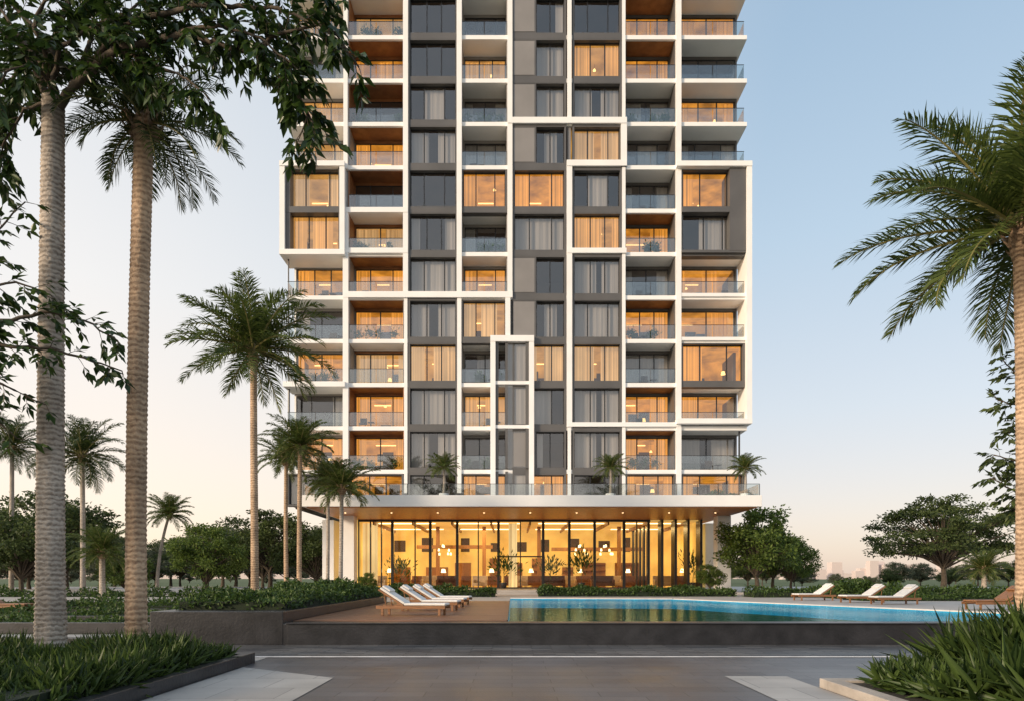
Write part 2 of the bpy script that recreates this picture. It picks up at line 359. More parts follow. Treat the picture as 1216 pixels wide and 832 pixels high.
limbs3=[
 ([(1262,560,17),(1235,480,17),(1205,440,17),(1190,425,17)],0.05),
 ([(1262,540,17),(1230,500,17),(1205,480,17.2),(1185,475,17.2)],0.04),
 ([(1262,580,17),(1230,560,17),(1205,545,17),(1180,540,17)],0.04),
 ([(1262,600,17),(1230,590,17),(1200,580,17),(1176,567,17)],0.04),
 ([(1262,600,17),(1235,610,17),(1218,600,17),(1200,605,17)],0.04),
 ([(1262,560,17),(1235,520,17),(1212,512,17),(1192,510,17)],0.04),
 ([(1262,520,17),(1245,440,17),(1228,420,17)],0.04)]
near_tree('tropical_tree',(X(1264,17),17,0.5,Z(520,17),0.16,0.1),limbs3,0.22,0.5,15,mat=M_leaftree,dens=1.5)

# ---------------------------------------------------------------- background trees
def tree_meshes(h,cr,nclump,nleaf,seed,leaf=0.22,flat=0.5,base=0.45,mat=M_leaftree,cs=(.15,.27)):
    r=random.Random(seed); rs=np.random.RandomState(seed); mb=MB()
    th=h*base; mb.tube([(0,0,0),(0.05*h*.3,0,th*0.5),(0,0.03,th)],[0.035*h,0.024*h,0.018*h],8)
    P=[];D=[]
    for i in range(nclump):
        a=i*2.39996+r.uniform(-.5,.5); rad=cr*math.sqrt((i+.5)/nclump)*r.uniform(.7,1.1)
        zt=h*(base+0.08)+ (h*(1-base-0.08))*r.uniform(0.02,1)*(1-0.6*(rad/cr)**2)
        c=Vector((rad*math.cos(a),rad*math.sin(a),zt))
        mid=Vector((c.x*0.45,c.y*0.45,th+(zt-th)*0.62))
        mb.tube([(0,0,th*r.uniform(.75,.98)),tuple(mid),tuple(c)],[0.011*h,0.007*h,0.002*h],5,0,False)
        s=cr*r.uniform(*cs); n=nleaf
        g=rs.normal(size=(n,3)); g=g/np.linalg.norm(g,axis=1,keepdims=True)*(rs.rand(n,1)**0.5)
        g*=np.array([s,s,s*flat])*(0.7+0.7*rs.rand(n,1))
        P.append(g+np.array(c)); D.append(g+rs.normal(size=(n,3))*s*0.5)
    P=np.concatenate(P);D=np.concatenate(D)
    me=leafmesh('crown',P,D,leaf*(0.6+0.8*rs.rand(len(P))),leaf*0.55,mat)
    t=bpy.data.meshes.new('trunk_and_limbs'); t.from_pydata(mb.v,[],mb.f); t.materials.append(M_bark); t.update()
    return t,me
def place_tree(name,ms,x,y,z,s=1,rot=0,parent=None,sz=None):
    e=parent
    if not e: e=empty(name)
    for nm,me in zip(('trunk','crown'),ms):
        o=obj(nm,me,e); o.location=(x,y,z); o.scale=(s,s,sz or s); o.rotation_euler=(0,0,rot)
    return e
T1=tree_meshes(9,5.2,70,150,1,0.32,0.42,0.36)
T2=tree_meshes(8,4.0,60,140,2,0.30,0.6,0.28)
T3=tree_meshes(7,3.2,56,150,3,0.26,0.7,0.24,mat=M_leafbright)
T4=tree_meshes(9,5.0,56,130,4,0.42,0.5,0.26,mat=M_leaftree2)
T5=tree_meshes(10,6.4,95,170,6,0.30,0.34,0.34,cs=(.12,.22))
place_tree('rain_tree',T5,X(1120,62),62,0,0.95,0.4,sz=0.92)
place_tree('young_tree',T3,X(898,47),47,0.5,0.88,0.4)
place_tree('young_tree',T3,X(940,52),52,0.5,0.62,2.4)
place_tree('young_tree',T3,X(918,56),56,0.5,0.8,3.9)
place_tree('garden_tree',T1,X(320,60),60,0,0.85,1)
place_tree('garden_tree',T3,X(245,52),52,0,0.85,2)
place_tree('garden_tree',T2,X(25,48),48,0,0.85,2)
place_tree('garden_tree',T1,X(60,58),58,0,1.0,2.6)
place_tree('garden_tree',T2,X(375,58),58,0,0.85,5)
place_tree('garden_tree',T3,X(150,50),50,0,0.55,5)
dt=empty('distant_trees')
rr=random.Random(77)
for i in range(26):
    d=rr.uniform(66,110); px=-60+i*20+rr.uniform(-8,8)
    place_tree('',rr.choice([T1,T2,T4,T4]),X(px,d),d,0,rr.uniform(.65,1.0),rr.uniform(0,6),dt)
for i in range(16):
    d=rr.uniform(85,140); px=850+i*28+rr.uniform(-12,12)
    if 960<px<1035: s=rr.uniform(.22,.32)
    else: s=rr.uniform(.35,.7)
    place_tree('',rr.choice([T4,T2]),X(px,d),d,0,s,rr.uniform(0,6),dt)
for i in range(34):
    d=rr.uniform(150,260); px=-150+i*46+rr.uniform(-12,12)
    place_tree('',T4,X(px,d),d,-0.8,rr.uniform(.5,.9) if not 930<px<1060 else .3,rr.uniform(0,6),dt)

# ---------------------------------------------------------------- shrubs
def shrub_bed(name,polyfn,bounds,z0,h,n,leaf,mat=M_hedge,blade=False,wav=0.3,core=True,parent=None,bump=1.0):
    x0,x1,y0,y1=bounds; e=parent or empty(name); rs=np.random.RandomState(int(abs(x0*31+y0*17+x1*5))%9999)
    def hh(x,y): return h*(1-wav+wav*(0.5*np.sin(x*bump*2.1+y*1.3)+0.5*np.sin(x*bump*0.9-y*2.3+1.0)+0.25*np.sin(x*5.1*bump+y*4.3)))
    px=rs.uniform(x0,x1,n); py=rs.uniform(y0,y1,n)
    edge=np.minimum(np.minimum(px-x0,x1-px),np.minimum(py-y0,y1-py)); rnd=np.clip(edge/0.25,0,1)**0.5
    if polyfn is not None:
        k=polyfn(px,py); px=px[k];py=py[k];rnd=rnd[k]
    n=len(px); H=hh(px,py)*(0.55+0.45*rnd)
    if blade:
        pz=z0+rs.uniform(0.0,0.55,n)*H
        D=rs.normal(size=(n,3))*0.7+np.array([0,0,0.85]); L=np.maximum(z0+H-pz,0.06)*rs.uniform(.6,1.5,n)+leaf*0.3; W=leaf*0.13*rs.uniform(.5,1.6,n)
    else:
        pz=z0+H*(1-rs.rand(n)**2.2*0.95)
        D=rs.normal(size=(n,3))+np.array([0,0,0.35]); L=leaf*rs.uniform(.6,1.3,n); W=L*0.5
    obj('leaves',leafmesh('leaves',np.stack([px,py,pz],1),D,L,W,mat),e)
    if core and polyfn is None:
        b=MB(); b.box(x0+.08,x1-.08,y0+.08,y1-.08,z0-0.02,z0+h*(1-wav)*0.62); b.build('core',M_core,e)
    return e
def kerb_planter(name,x0,x1,y0,y1,h,t,m):
    e=empty(name); b=MB()
    b.box(x0,x1,y0,y0+t,0,h); b.box(x0,x1,y1-t,y1,0,h)
    b.box(x0,x0+t,y0+t,y1-t,0,h); b.box(x1-t,x1,y0+t,y1-t,0,h)
    b.build('kerb',m,e,bevel=0.012)
    s=MB(); s.box(x0+t,x1-t,y0+t,y1-t,0,h*0.75); s.build('soil',M_soil,e); return e
kerb_planter('planter_bed',-16,-4.85,5.5,12.9,0.2,0.2,M_blackstone)
shrub_bed('groundcover_plants',None,(-12,-5.08,6.2,12.6),0.12,0.50,26000,0.34,M_grassy,blade=True,wav=0.3)
kerb_planter('planter_bed',4.5,16,5.0,10.0,0.14,0.24,M_conc)
shrub_bed('ornamental_grass',lambda x,y:(x>5.05+0.35*np.sin(y*2)),(5.0,12,5.6,9.7),0.1,0.66,22000,0.42,M_grassy,blade=True,wav=0.35)
shrub_bed('ornamental_grass',lambda x,y:(x>6.1+0.5*(9.6-y)*.4),(6.0,12,7.4,9.75),0.1,1.12,14000,0.42,M_grassy,blade=True,wav=0.22,core=False)

# ---------------------------------------------------------------- ground & road
def sheet(name,pts,z,mat,parent=None):
    b=MB(); b.poly([(x,y,z) for x,y in pts]); return b.build(name,mat,parent)
sheet('ground',[(-1500,-300),(1500,-300),(1500,3000),(-1500,3000)],0,M_lawn)
def paving(name,c1,c2,mortar,bw,bh,rough,rot=0,offset=0.5,ms=0.006):
    m,nt,o=newmat(name); tc=N(nt,'ShaderNodeTexCoord'); mp=N(nt,'ShaderNodeMapping'); mp.inputs['Rotation'].default_value=(0,0,rot)
    nt.links.new(tc.outputs['Object'],mp.inputs[0])
    br=N(nt,'ShaderNodeTexBrick'); br.offset=offset
    br.inputs['Color1'].default_value=c1+(1,); br.inputs['Color2'].default_value=c2+(1,); br.inputs['Mortar'].default_value=mortar+(1,)
    br.inputs['Scale'].default_value=1; br.inputs['Mortar Size'].default_value=ms; br.inputs['Brick Width'].default_value=bw; br.inputs['Row Height'].default_value=bh
    nt.links.new(mp.outputs[0],br.inputs[0])
    no=N(nt,'ShaderNodeTexNoise'); no.inputs['Scale'].default_value=0.6; no.inputs['Detail'].default_value=8; nt.links.new(tc.outputs['Object'],no.inputs[0])
    mr=N(nt,'ShaderNodeMapRange'); mr.inputs[1].default_value=0.25; mr.inputs[2].default_value=0.75; mr.inputs['To Min'].default_value=0.65; mr.inputs['To Max'].default_value=1.3
    nt.links.new(no.outputs[0],mr.inputs[0])
    mu=N(nt,'ShaderNodeVectorMath',operation='SCALE'); nt.links.new(br.outputs[0],mu.inputs[0]); nt.links.new(mr.outputs[0],mu.inputs['Scale'])
    p=N(nt,'ShaderNodeBsdfPrincipled'); nt.links.new(mu.outputs[0],p.inputs['Base Color'])
    mr2=N(nt,'ShaderNodeMapRange'); mr2.inputs['To Min'].default_value=rough-0.2; mr2.inputs['To Max'].default_value=rough+0.2
    nt.links.new(no.outputs[0],mr2.inputs[0]); nt.links.new(mr2.outputs[0],p.inputs['Roughness'])
    b=N(nt,'ShaderNodeBump'); b.inputs['Strength'].default_value=0.35; b.inputs['Distance'].default_value=0.01
    n3=N(nt,'ShaderNodeTexNoise'); n3.inputs['Scale'].default_value=30; nt.links.new(tc.outputs['Object'],n3.inputs[0])
    ma=N(nt,'ShaderNodeMath',operation='SUBTRACT'); nt.links.new(n3.outputs[0],ma.inputs[0]); nt.links.new(br.outputs['Fac'],ma.inputs[1])
    nt.links.new(ma.outputs[0],b.inputs['Height']); nt.links.new(b.outputs[0],p.inputs['Normal'])
    nt.links.new(p.outputs[0],o.inputs[0]); return m
M_drive=paving('dark_paving',(0.095,0.093,0.10),(0.125,0.122,0.128),(0.045,0.045,0.048),1.2,0.4,0.38,ms=0.008)
M_band=paving('striped_setts',(0.06,0.062,0.068),(0.16,0.155,0.15),(0.02,0.02,0.022),0.9,0.16,0.45,ms=0.012)
M_light=paving('light_paving',(0.35,0.33,0.31),(0.43,0.41,0.38),(0.2,0.19,0.18),0.9,0.9,0.55,ms=0.008)
M_line=pmat('worn_white_marking',(0.70,0.66,0.62),0.6,0.2,3)
dr=empty('driveway')
sheet('paving',[(-60,-20),(60,-20),(60,16.5),(-60,16.5)],0.004,M_drive,dr)
sheet('sett_band',[(-60,14.1),(60,14.1),(60,16.35),(-60,16.35)],0.008,M_band,dr)
sheet('light_edge_strip',[(-60,13.75),(7.9,13.75),(7.9,13.95),(-60,13.95)],0.012,M_line,dr)
sheet('light_strip_west',[(-4.8,-5),(-2.85,-5),(-2.85,10.9),(-4.8,12.2)],0.012,M_light,dr)
sheet('light_strip_east',[(3.45,-5),(4.46,-5),(4.46,11.1),(3.45,11.1)],0.012,M_light,dr)
sheet('light_cross_west',[(-16,13.0),(-4.9,13.0),(-4.9,13.7),(-16,13.7)],0.012,M_light,dr)
gp=empty('garden_path')
sheet('paving',[(-60,17.0),(-8.8,17.0),(-8.8,19.4),(-60,19.4)],0.008,M_light,gp)
b=MB()
for (yy,h) in ((16.6,0.14),(19.6,0.32),(23.5,0.3),(29,0.3)):
    b.box(-60,-8.9,yy,yy+0.35,0,h)
b.build('garden_edging_wall',M_blackstone,bevel=0.01)
shrub_bed('hedge',None,(-28,-9,20.0,21.6),0.05,0.42,9000,0.13)
shrub_bed('hedge',None,(-34,-9,24.0,26.2),0.05,0.5,11000,0.15)
shrub_bed('hedge',None,(-40,-9,29.5,31.5),0.05,0.75,12000,0.17)
shrub_bed('hedge',None,(-46,-9,40,42),0.05,1.1,12000,0.2)

rp=empty('raised_planter'); b=MB()
b.box(-8.7,-5.5,16.4,30,0,0.80); b.build('wall',M_blackstone,rp,bevel=0.015)
shrub_bed('planter_shrubs',None,(-8.5,-5.65,17.2,29.8),0.8,0.5,16000,0.13,M_hedge,wav=0.35)
shrub_bed('planter_shrubs',None,(-8.2,-5.9,22,29.5),0.8,0.75,7000,0.15,M_hedge,wav=0.4,core=False)

# pool terrace
pool=[(-0.1,17.0),(15.4,17.0),(15.4,20.7),(8.4,35.7),(-0.1,37.0)]
outer=[(-5.495,16.4),(60,16.4),(60,90),(-60,90),(-60,32),(-5.495,32)]
te=empty('pool_terrace')
tri=tessellate_polygon([[Vector((x,y,0)) for x,y in outer],[Vector((x,y,0)) for x,y in pool]])
allp=outer+pool
me=bpy.data.meshes.new('slab_top'); me.from_pydata([(x,y,0.5) for x,y in allp],[],[tuple(t) for t in tri]); me.materials.append(M_stone); me.update()
o=obj('slab_top',me,te)
b=MB(); 
for i in range(len(outer)):
    a,c=outer[i],outer[(i+1)%len(outer)]; b.poly([(a[0],a[1],0),(c[0],c[1],0),(c[0],c[1],0.5),(a[0],a[1],0.5)])
b.build('retaining_wall',M_blackstone,te)
b=MB(); b.box(-5.4,60,16.33,16.98,0.502,0.53); b.box(-5.4,60,16.385,16.42,0.0,0.502); b.build('coping',M_blackstone,te,bevel=0.006)
# pool
po=empty('swimming_pool')
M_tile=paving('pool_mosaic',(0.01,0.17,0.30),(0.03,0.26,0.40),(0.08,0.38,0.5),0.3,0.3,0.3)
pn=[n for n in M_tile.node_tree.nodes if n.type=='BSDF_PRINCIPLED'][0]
pn.inputs['Emission Color'].default_value=(0.0,0.40,0.62,1); pn.inputs['Emission Strength'].default_value=0.45  # tile itself glows turquoise, in place of underwater lamps
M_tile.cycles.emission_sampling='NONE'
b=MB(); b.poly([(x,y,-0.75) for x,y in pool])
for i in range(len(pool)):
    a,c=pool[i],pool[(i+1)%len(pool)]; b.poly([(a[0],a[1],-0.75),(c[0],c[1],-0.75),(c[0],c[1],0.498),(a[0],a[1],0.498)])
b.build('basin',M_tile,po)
m,nt,o_=newmat('pool_water')
tr=N(nt,'ShaderNodeBsdfTransparent'); tr.inputs[0].default_value=(0.30,0.85,0.95,1)
gl=N(nt,'ShaderNodeBsdfGlossy'); gl.inputs['Roughness'].default_value=0.03; gl.inputs[0].default_value=(0.62,0.86,0.95,1)
tc=N(nt,'ShaderNodeTexCoord'); mp=N(nt,'ShaderNodeMapping'); mp.inputs['Scale'].default_value=(1,2.2,1); nt.links.new(tc.outputs['Object'],mp.inputs[0])
no=N(nt,'ShaderNodeTexNoise'); no.inputs['Scale'].default_value=2.0; no.inputs['Detail'].default_value=4; nt.links.new(mp.outputs[0],no.inputs[0])
bp=N(nt,'ShaderNodeBump'); bp.inputs['Strength'].default_value=0.35; bp.inputs['Distance'].default_value=0.05; nt.links.new(no.outputs[0],bp.inputs['Height']); nt.links.new(bp.outputs[0],gl.inputs['Normal'])
fr=N(nt,'ShaderNodeFresnel'); fr.inputs[0].default_value=1.33; nt.links.new(bp.outputs[0],fr.inputs['Normal'])
mu=N(nt,'ShaderNodeMath',operation='MULTIPLY'); mu.inputs[1].default_value=0.6; nt.links.new(fr.outputs[0],mu.inputs[0])
mx=N(nt,'ShaderNodeMixShader'); nt.links.new(mu.outputs[0],mx.inputs[0]); nt.links.new(tr.outputs[0],mx.inputs[1]); nt.links.new(gl.outputs[0],mx.inputs[2]); nt.links.new(mx.outputs[0],o_.inputs[0])
M_water=m
b=MB(); b.poly([(x,y,0.47) for x,y in pool]); b.build('water',M_water,po)
b=MB()
def strip(a,c,w,z0,z1):
    a=Vector(a);c=Vector(c); t=(c-a).normalized(); nn=Vector((t.y,-t.x))*w
    p=[a,c,c+nn,a+nn]; k=len(b.v)
    b.v+=[(q.x,q.y,z0) for q in p]+[(q.x,q.y,z1) for q in p]; b.f+=[(k,k+1,k+2,k+3),(k+7,k+6,k+5,k+4)]+[(k+i,k+4+i,k+4+(i+1)%4,k+(i+1)%4) for i in range(4)]; b.m+=[0]*6
M_pale=pmat('white_pool_coping',(0.70,0.65,0.59),0.5,0.08,2)
strip((15.42,17.0),(15.42,20.72),0.5,0.44,0.535); strip((15.42,20.75),(8.42,35.7),0.5,0.44,0.534); strip((8.4,35.75),(-0.1,37.05),0.5,0.44,0.536)
b.build('pool_coping',M_pale,po)
b=MB(); y=17.02
while y<31.8:
    b.box(-5.45,-0.13,y,y+0.14,0.503,0.545+R.uniform(-.001,.001)); y+=0.148
b.build('timber_deck',M_deck)
b=MB()
b.box(-0.128,-0.10,17,32,0.44,0.56); b.build('deck_edge_trim',M_black)
shrub_bed('hedge',None,(1.6,13.5,41.0,42.6),0.5,0.62,11000,0.16)
shrub_bed('hedge',None,(13.8,33,39.0,41),0.5,0.65,13000,0.16)
shrub_bed('hedge',None,(-13,-1.0,40.0,41.8),0.5,0.75,12000,0.16,wav=0.4)
shrub_bed('hedge',None,(17,26,33,35.2),0.5,0.4,7000,0.14,wav=0.5)
shrub_bed('shrub',None,(17.5,21.5,36,38.5),0.5,1.0,5000,0.2,wav=0.5,bump=0.6)

# ---------------------------------------------------------------- loungers
def lounger(px,d,rot,brown=False,z=0.545):
    e=empty('sun_lounger',(X(px,d),d,z)); e.rotation_euler=(0,0,rot)
    f=MB()
    for s in (-0.33,0.33):
        f.box(-1.0,1.0,s-0.025,s+0.025,0.19,0.28)
        for lx in (-0.85,0.8): f.box(lx,lx+0.07,s-0.022,s+0.022,0,0.19)
    for i in range(16): f.box(-0.95+i*0.122,-0.87+i*0.122,-0.30,0.30,0.235,0.26)
    f.build('frame',M_wood,e,bevel=0.006)
    BM=Matrix.Translation((-0.2,0,0.3))@Matrix.Rotation(math.radians(32),4,'Y')@Matrix.Rotation(math.pi,4,'Z')
    bf=MB(); bf.box(0,0.86,-0.32,0.32,-0.05,0.0); o=bf.build('back_frame',M_wood,e,bevel=0.006); o.matrix_local=BM
    st=MB(); st.tube([(-0.72,-.28,.24),(-0.78,-.28,.62)],[.015,.015],6); st.tube([(-0.72,.28,.24),(-0.78,.28,.62)],[.015,.015],6); st.build('back_props',M_wood,e)
    c=MB(); c.box(-0.2,1.0,-0.31,0.31,0.283,0.35); c.build('seat_cushion',M_cushion if not brown else M_wood,e,bevel=0.03)
    c=MB(); c.box(0.0,0.84,-0.31,0.31,0.005,0.075); o=c.build('back_cushion',M_cushion if not brown else M_wood,e,bevel=0.03); o.matrix_local=BM
    c=MB(); c.box(0.55,0.83,-0.24,0.24,0.077,0.14); o=c.build('head_pillow',M_cushion if not brown else M_wood,e,bevel=0.03); o.matrix_local=BM
lounger(491,19.6,-0.12); lounger(510,22.4,-0.12); lounger(521,25,-0.12); lounger(530,27.6,-0.12)
for px,d in ((966,34),(1024,31),(1062,29)): lounger(px,d,math.pi+0.15,z=0.5)
lounger(1182,24,math.pi+0.1,True,z=0.5)
lounger(5,26,0.0,True,z=0.3)

# ---------------------------------------------------------------- TOWER
D0=50.0
tw=empty('apartment_tower')
def x5(p): return X(p,D0)
def z5(p): return Z(p,D0)
cols=dict(A=(341,408),B=(414,479),C=(485,543),D=(548,602),E=(609,672),F=(680,738),G=(743,802),H=(809,884))
rows=["BcBwWdBdPdWdBoBo","BdBoWdBcPgWcBoBd","BcBdWdBdPgWgBgBo","BcBoWgBgPdWcBdBd","WcBdWdWoWoWdBdWo","WcBcWdBdWgWcBoWd","BoBoWgBoPdWgBdBo","BdBoWgWcPdWgBoBo","BoBcWcBdWcWcBgWo","BdBoWgBcWdWgBoBo","BoBoWgBdPdWgBoBg","WdWoWdWoWoWdWoWo"]
rows=["BdBoWdBdPgWcBdBo","BoBdWcBoPdWdBoBd","BdBcWdBdWcWgBoBd"]+rows
YL=[557-51.5*k for k in range(15)]
white=MB(); grey=MB(); lgrey=MB(); brown=MB(); blk=MB(); gls=MB(); rail=MB()
room={k:MB() for k in 'odw'}; cur={k:MB() for k in 'cogs'}; lamp=MB(); furn=MB(); plantP=[]
def curtain(mb,xa,xb,y,z0,z1,rs,amp=.03,f0=20,f1=30):
    n=max(4,int((xb-xa)/0.05)); ph=rs.uniform(0,6); fr=rs.uniform(f0,f1); pts=[]
    for i in range(n+1):
        t=i/n; xx=xa+(xb-xa)*t; pts.append((xx,y+amp*math.sin(fr*xx+ph+1.5*math.sin(xx*3+ph))+amp*.35*math.sin(2.3*fr*xx)))
    k=len(mb.v)
    for xx,yy in pts: mb.v+=[(xx,yy,z0),(xx,yy,z1)]
    for i in range(n): a=k+2*i; mb.f.append((a,a+2,a+3,a+1)); mb.m.append(0)
def glazing(xa,xb,z0,z1,yg,nd,rs,lit,cl):
    t=0.055
    blk.box(xa,xb,yg-0.04,yg+0.05,z0,z0+t); blk.box(xa,xb,yg-0.04,yg+0.05,z1-t,z1)
    blk.box(xa,xa+t,yg-0.04,yg+0.05,z0+t,z1-t); blk.box(xb-t,xb,yg-0.04,yg+0.05,z0+t,z1-t)
    divs=[0.5] if nd==2 else ([0.36,0.68] if nd==3 else [0.3,0.75])
    for q in divs:
        xm=xa+(xb-xa)*q; blk.box(xm-0.04,xm+0.04,yg-0.04,yg+0.05,z0+t,z1-t)
    qs=[0]+divs+[1]
    for q0,q1 in zip(qs[:-1],qs[1:]):
        a=xa+(xb-xa)*q0;b2=xa+(xb-xa)*q1; dy=rs.uniform(-.01,.01); dz=rs.uniform(-.012,.012)
        gls.poly([(a+.03,yg+dy,z0+.03),(b2-.03,yg-dy,z0+.03),(b2-.03,yg-dy+dz,z1-.03),(a+.03,yg+dy+dz,z1-.03)])
    yb=54.55; rk={'o':'o','c':'w','d':'d','g':'d','w':'w'}[lit]; m=room[rk]
    y0=yg+0.12
    m.poly([(xa-.1,yb,z0-.05),(xb+.1,yb,z0-.05),(xb+.1,yb,z1+.05),(xa-.1,yb,z1+.05)])
    m.poly([(xa-.1,y0,z0-.05),(xa-.1,yb,z0-.05),(xa-.1,yb,z1+.05),(xa-.1,y0,z1+.05)])
    m.poly([(xb+.1,y0,z0-.05),(xb+.1,yb,z0-.05),(xb+.1,yb,z1+.05),(xb+.1,y0,z1+.05)])
    m.poly([(xa-.1,y0,z1+.04),(xb+.1,y0,z1+.04),(xb+.1,yb,z1+.04),(xa-.1,yb,z1+.04)])
    furn.poly([(xa-.1,y0,z0-.04),(xb+.1,y0,z0-.04),(xb+.1,yb,z0-.04),(xa-.1,yb,z0-.04)])
    w=xb-xa
    dx=xa+w*rs.uniform(.1,.6); furn.box(dx,dx+0.85,yb-0.06,yb-0.01,z0,z0+2.05)
    px_=xa+w*rs.uniform(.1,.7); furn.box(px_,px_+.7,yb-0.07,yb-0.02,z0+1.3,z0+1.9)
    fx=xa+w*rs.uniform(.05,.5); furn.box(fx,fx+1.5,yg+1.2,yg+2.0,z0,z0+0.45); furn.box(fx,fx+1.5,yg+1.9,yg+2.05,z0,z0+0.85)
    if lit in 'ocw':
        sx0=xa+w*rs.uniform(.05,.35); lamp.box(sx0,sx0+w*rs.uniform(.25,.55),yb-.3,yb-.24,z1-.1,z1-.03)  # strip light added at the back to grade the room light
        if rs.random()<.45:
            lx=xa+w*rs.uniform(.2,.8); ly=yg+rs.uniform(.8,2.0); zz=z1-rs.uniform(0.3,.7)
            lamp.tube([(lx,ly,zz-.14),(lx,ly,zz)],[.12,.05],10); furn.box(lx-.008,lx+.008,ly-.008,ly+.008,zz,z1)
        if rs.random()<.4:
            lx=xa+w*rs.uniform(.1,.9); ly=yg+2.2; lamp.tube([(lx,ly,z0+1.2),(lx,ly,z0+1.45)],[.17,.11],10); furn.box(lx-.012,lx+.012,ly-.012,ly+.012,z0,z0+1.2)
    yc=yg+0.22
    if cl:
        for (q0,q1) in cl[1]:
            if cl[0]=='g': curtain(cur['g'],xa+w*q0,xa+w*q1,yc,z0+.02,z1-.02,rs,.014,11,17)
            else: curtain(cur[cl[0]],xa+w*q0,xa+w*q1,yc,z0+.02,z1-.02,rs)
rs=random.Random(2024)
for ri,rowstr in enumerate(rows):
    k=len(rows)-2-ri
    zf=z5(YL[k]) if k>=0 else 6.86
    zt=z5(YL[k+1])
    zc=zt-0.30
    for ci,cn in enumerate('ABCDEFGH'):
        typ,lit=rowstr[2*ci],rowstr[2*ci+1]; pa,pb=cols[cn]; xa,xb=x5(pa),x5(pb)
        if lit=='c':
            ck=rs.choice(['c','s','s']); cl=(ck,rs.choice([[(0,.45),(.6,1)],[(0,.3),(.5,1.)],[(0,.62),(.85,1)],[(0,.35),(.7,1)],[(0,.3),(.42,.8)]]))
        elif lit=='o': cl=('o',rs.choice([[(0,.2),(.8,1)],[(0,.35)],[(.6,1)],[(0,.15),(.45,.7)],[(0,.3),(.7,1.)]]))
        elif lit=='g': cl=('g',rs.choice([[(0,1)],[(0,.5),(.62,1)],[(0,.4),(.6,1)]]))
        elif lit=='w': cl=('s',[(0,.3),(.7,1)])
        else: cl=rs.choice([None,None,('g',[(0,.25)]),('g',[(.7,1)]),('g',[(0,.2),(.75,1)]),('g',[(0.3,.75)])])
        if typ=='B':
            yg=51.75
            (grey if cn in 'GH' else (brown if cn=='B' else lgrey)).box(xa,xb,yg-0.06,yg+0.08,zc-0.22,zc+0.01)
            glazing(xa+.12,xb-.12,zf+0.05,zc-0.22,yg,rs.choice([2,3,4]),rs,lit,cl)
            lin=grey if cn in 'GH' else (brown if (cn=='B' and rs.random()<.7) else (white if cn in 'A' else lgrey))
            if cn!='A': lin.box(xa-.13,xa+0.04,50.14,yg-0.07,zf,zc)
            if cn!='H': lin.box(xb-0.04,xb+.13,50.14,yg-0.07,zf,zc)
            if (cn=='B' and lit in 'od') or (cn=='G' and lit=='o'): brown.box(xa+.05,xb-.05,50.2,yg-0.08,zc-0.03,zc-0.004)
            lin.box(xa,xa+.125,yg-0.065,yg+.1,zf,zc-.22); lin.box(xb-.125,xb,yg-0.065,yg+.1,zf,zc-.22)
            pw=(xb-xa)/2
            for j in range(2): rail.box(xa+.03+j*pw,xa+pw-.03+j*pw,50.04,50.055,zf+0.06,zf+1.02)
            blk.box(xa+.01,xb-.01,50.03,50.07,zf+1.02,zf+1.05)
            if cn=='A': rail.box(xa+.02,xa+.035,50.09,52.5,zf+0.06,zf+1.02)
            if cn=='H': rail.box(xb-.035,xb-.02,50.09,52.5,zf+0.06,zf+1.02)
            if rs.random()<.7:
                fx=rs.uniform(xa+.5,xb-1.2); furn.box(fx,fx+.5,50.7,51.2,zf+.35,zf+.42); furn.box(fx+.02,fx+.06,50.72,50.76,zf,zf+.36); furn.box(fx+.44,fx+.48,50.72,50.76,zf,zf+.36); furn.box(fx,fx+.5,51.17,51.22,zf+.4,zf+.85); furn.box(fx+.65,fx+1.1,50.7,51.1,zf+.45,zf+.49); furn.box(fx+.85,fx+.9,50.85,50.9,zf,zf+.45)
            if (cn in 'GBD' and k in (0,5,8,3)) or rs.random()<.12: 
                for q in range(4): plantP.append((rs.uniform(xa+.3,xb-.3),50.45,zf+0.05))
        else:
            yg=50.32
            g=grey
            g.box(xa-.02,xb+.02,49.94,50.5,zf-0.32,zf+0.14) if k>=0 else g.box(xa-.02,xb+.02,49.94,50.5,zf,zf+0.14)
            g.box(xa-.02,xb+.02,49.945,50.5,zc-0.10,zt-0.325)
            x0=xa+.12; x1=xb-.12
            if typ=='P':
                x0=xa+(xb-xa)*0.44; g.box(xa-.02,x0,49.96,50.6,zf+.14,zc-.10)
                lgrey.box(xa+.05,x0-.12,49.935,49.962,zf+.22,zc-.18)
            else: g.box(xa-.02,x0,49.95,50.5,zf+.14,zc-.10)
            g.box(x1,xb+.02,49.95,50.5,zf+.14,zc-.10)
            glazing(x0,x1,zf+.14,zc-.10,yg,2 if typ=='P' else rs.choice([3,4,4]),rs,lit,cl)
    white.box(x5(341),x5(887),50.0,66.3,zc,zt)
ztop=z5(YL[-1]); zbot=6.86
for pc in (411,482,545.5,605.5,676,740.5,805.5):
    lgrey.box(x5(pc)-.12,x5(pc)+.12,50.1,54.6,zbot,ztop-.3)
for pc in (343,882):
    grey.box(x5(pc)-.1,x5(pc)+.1,51.85,66.1,zbot,ztop-.3)
grey.box(x5(347),x5(878),54.6,66.0,zbot,ztop-.3)
cnt=[0]
def VF(px,y0,y1,w=6,yf=49.80,yd=50.75):
    cnt[0]+=1; j=0.004*(cnt[0]%7)
    white.box(x5(px)-w/2/16.22,x5(px)+w/2/16.22,yf+j,yd+j,z5(y1),z5(y0))
def HF(py,x0,x1,w=6,yf=49.765,yd=50.7):
    cnt[0]+=1; j=0.004*(cnt[0]%7)
    white.box(x5(x0)+.003,x5(x1)-.003,yf+j,yd+j,z5(py)-w/2/16.22,z5(py)+w/2/16.22)
T=YL[-1]-8
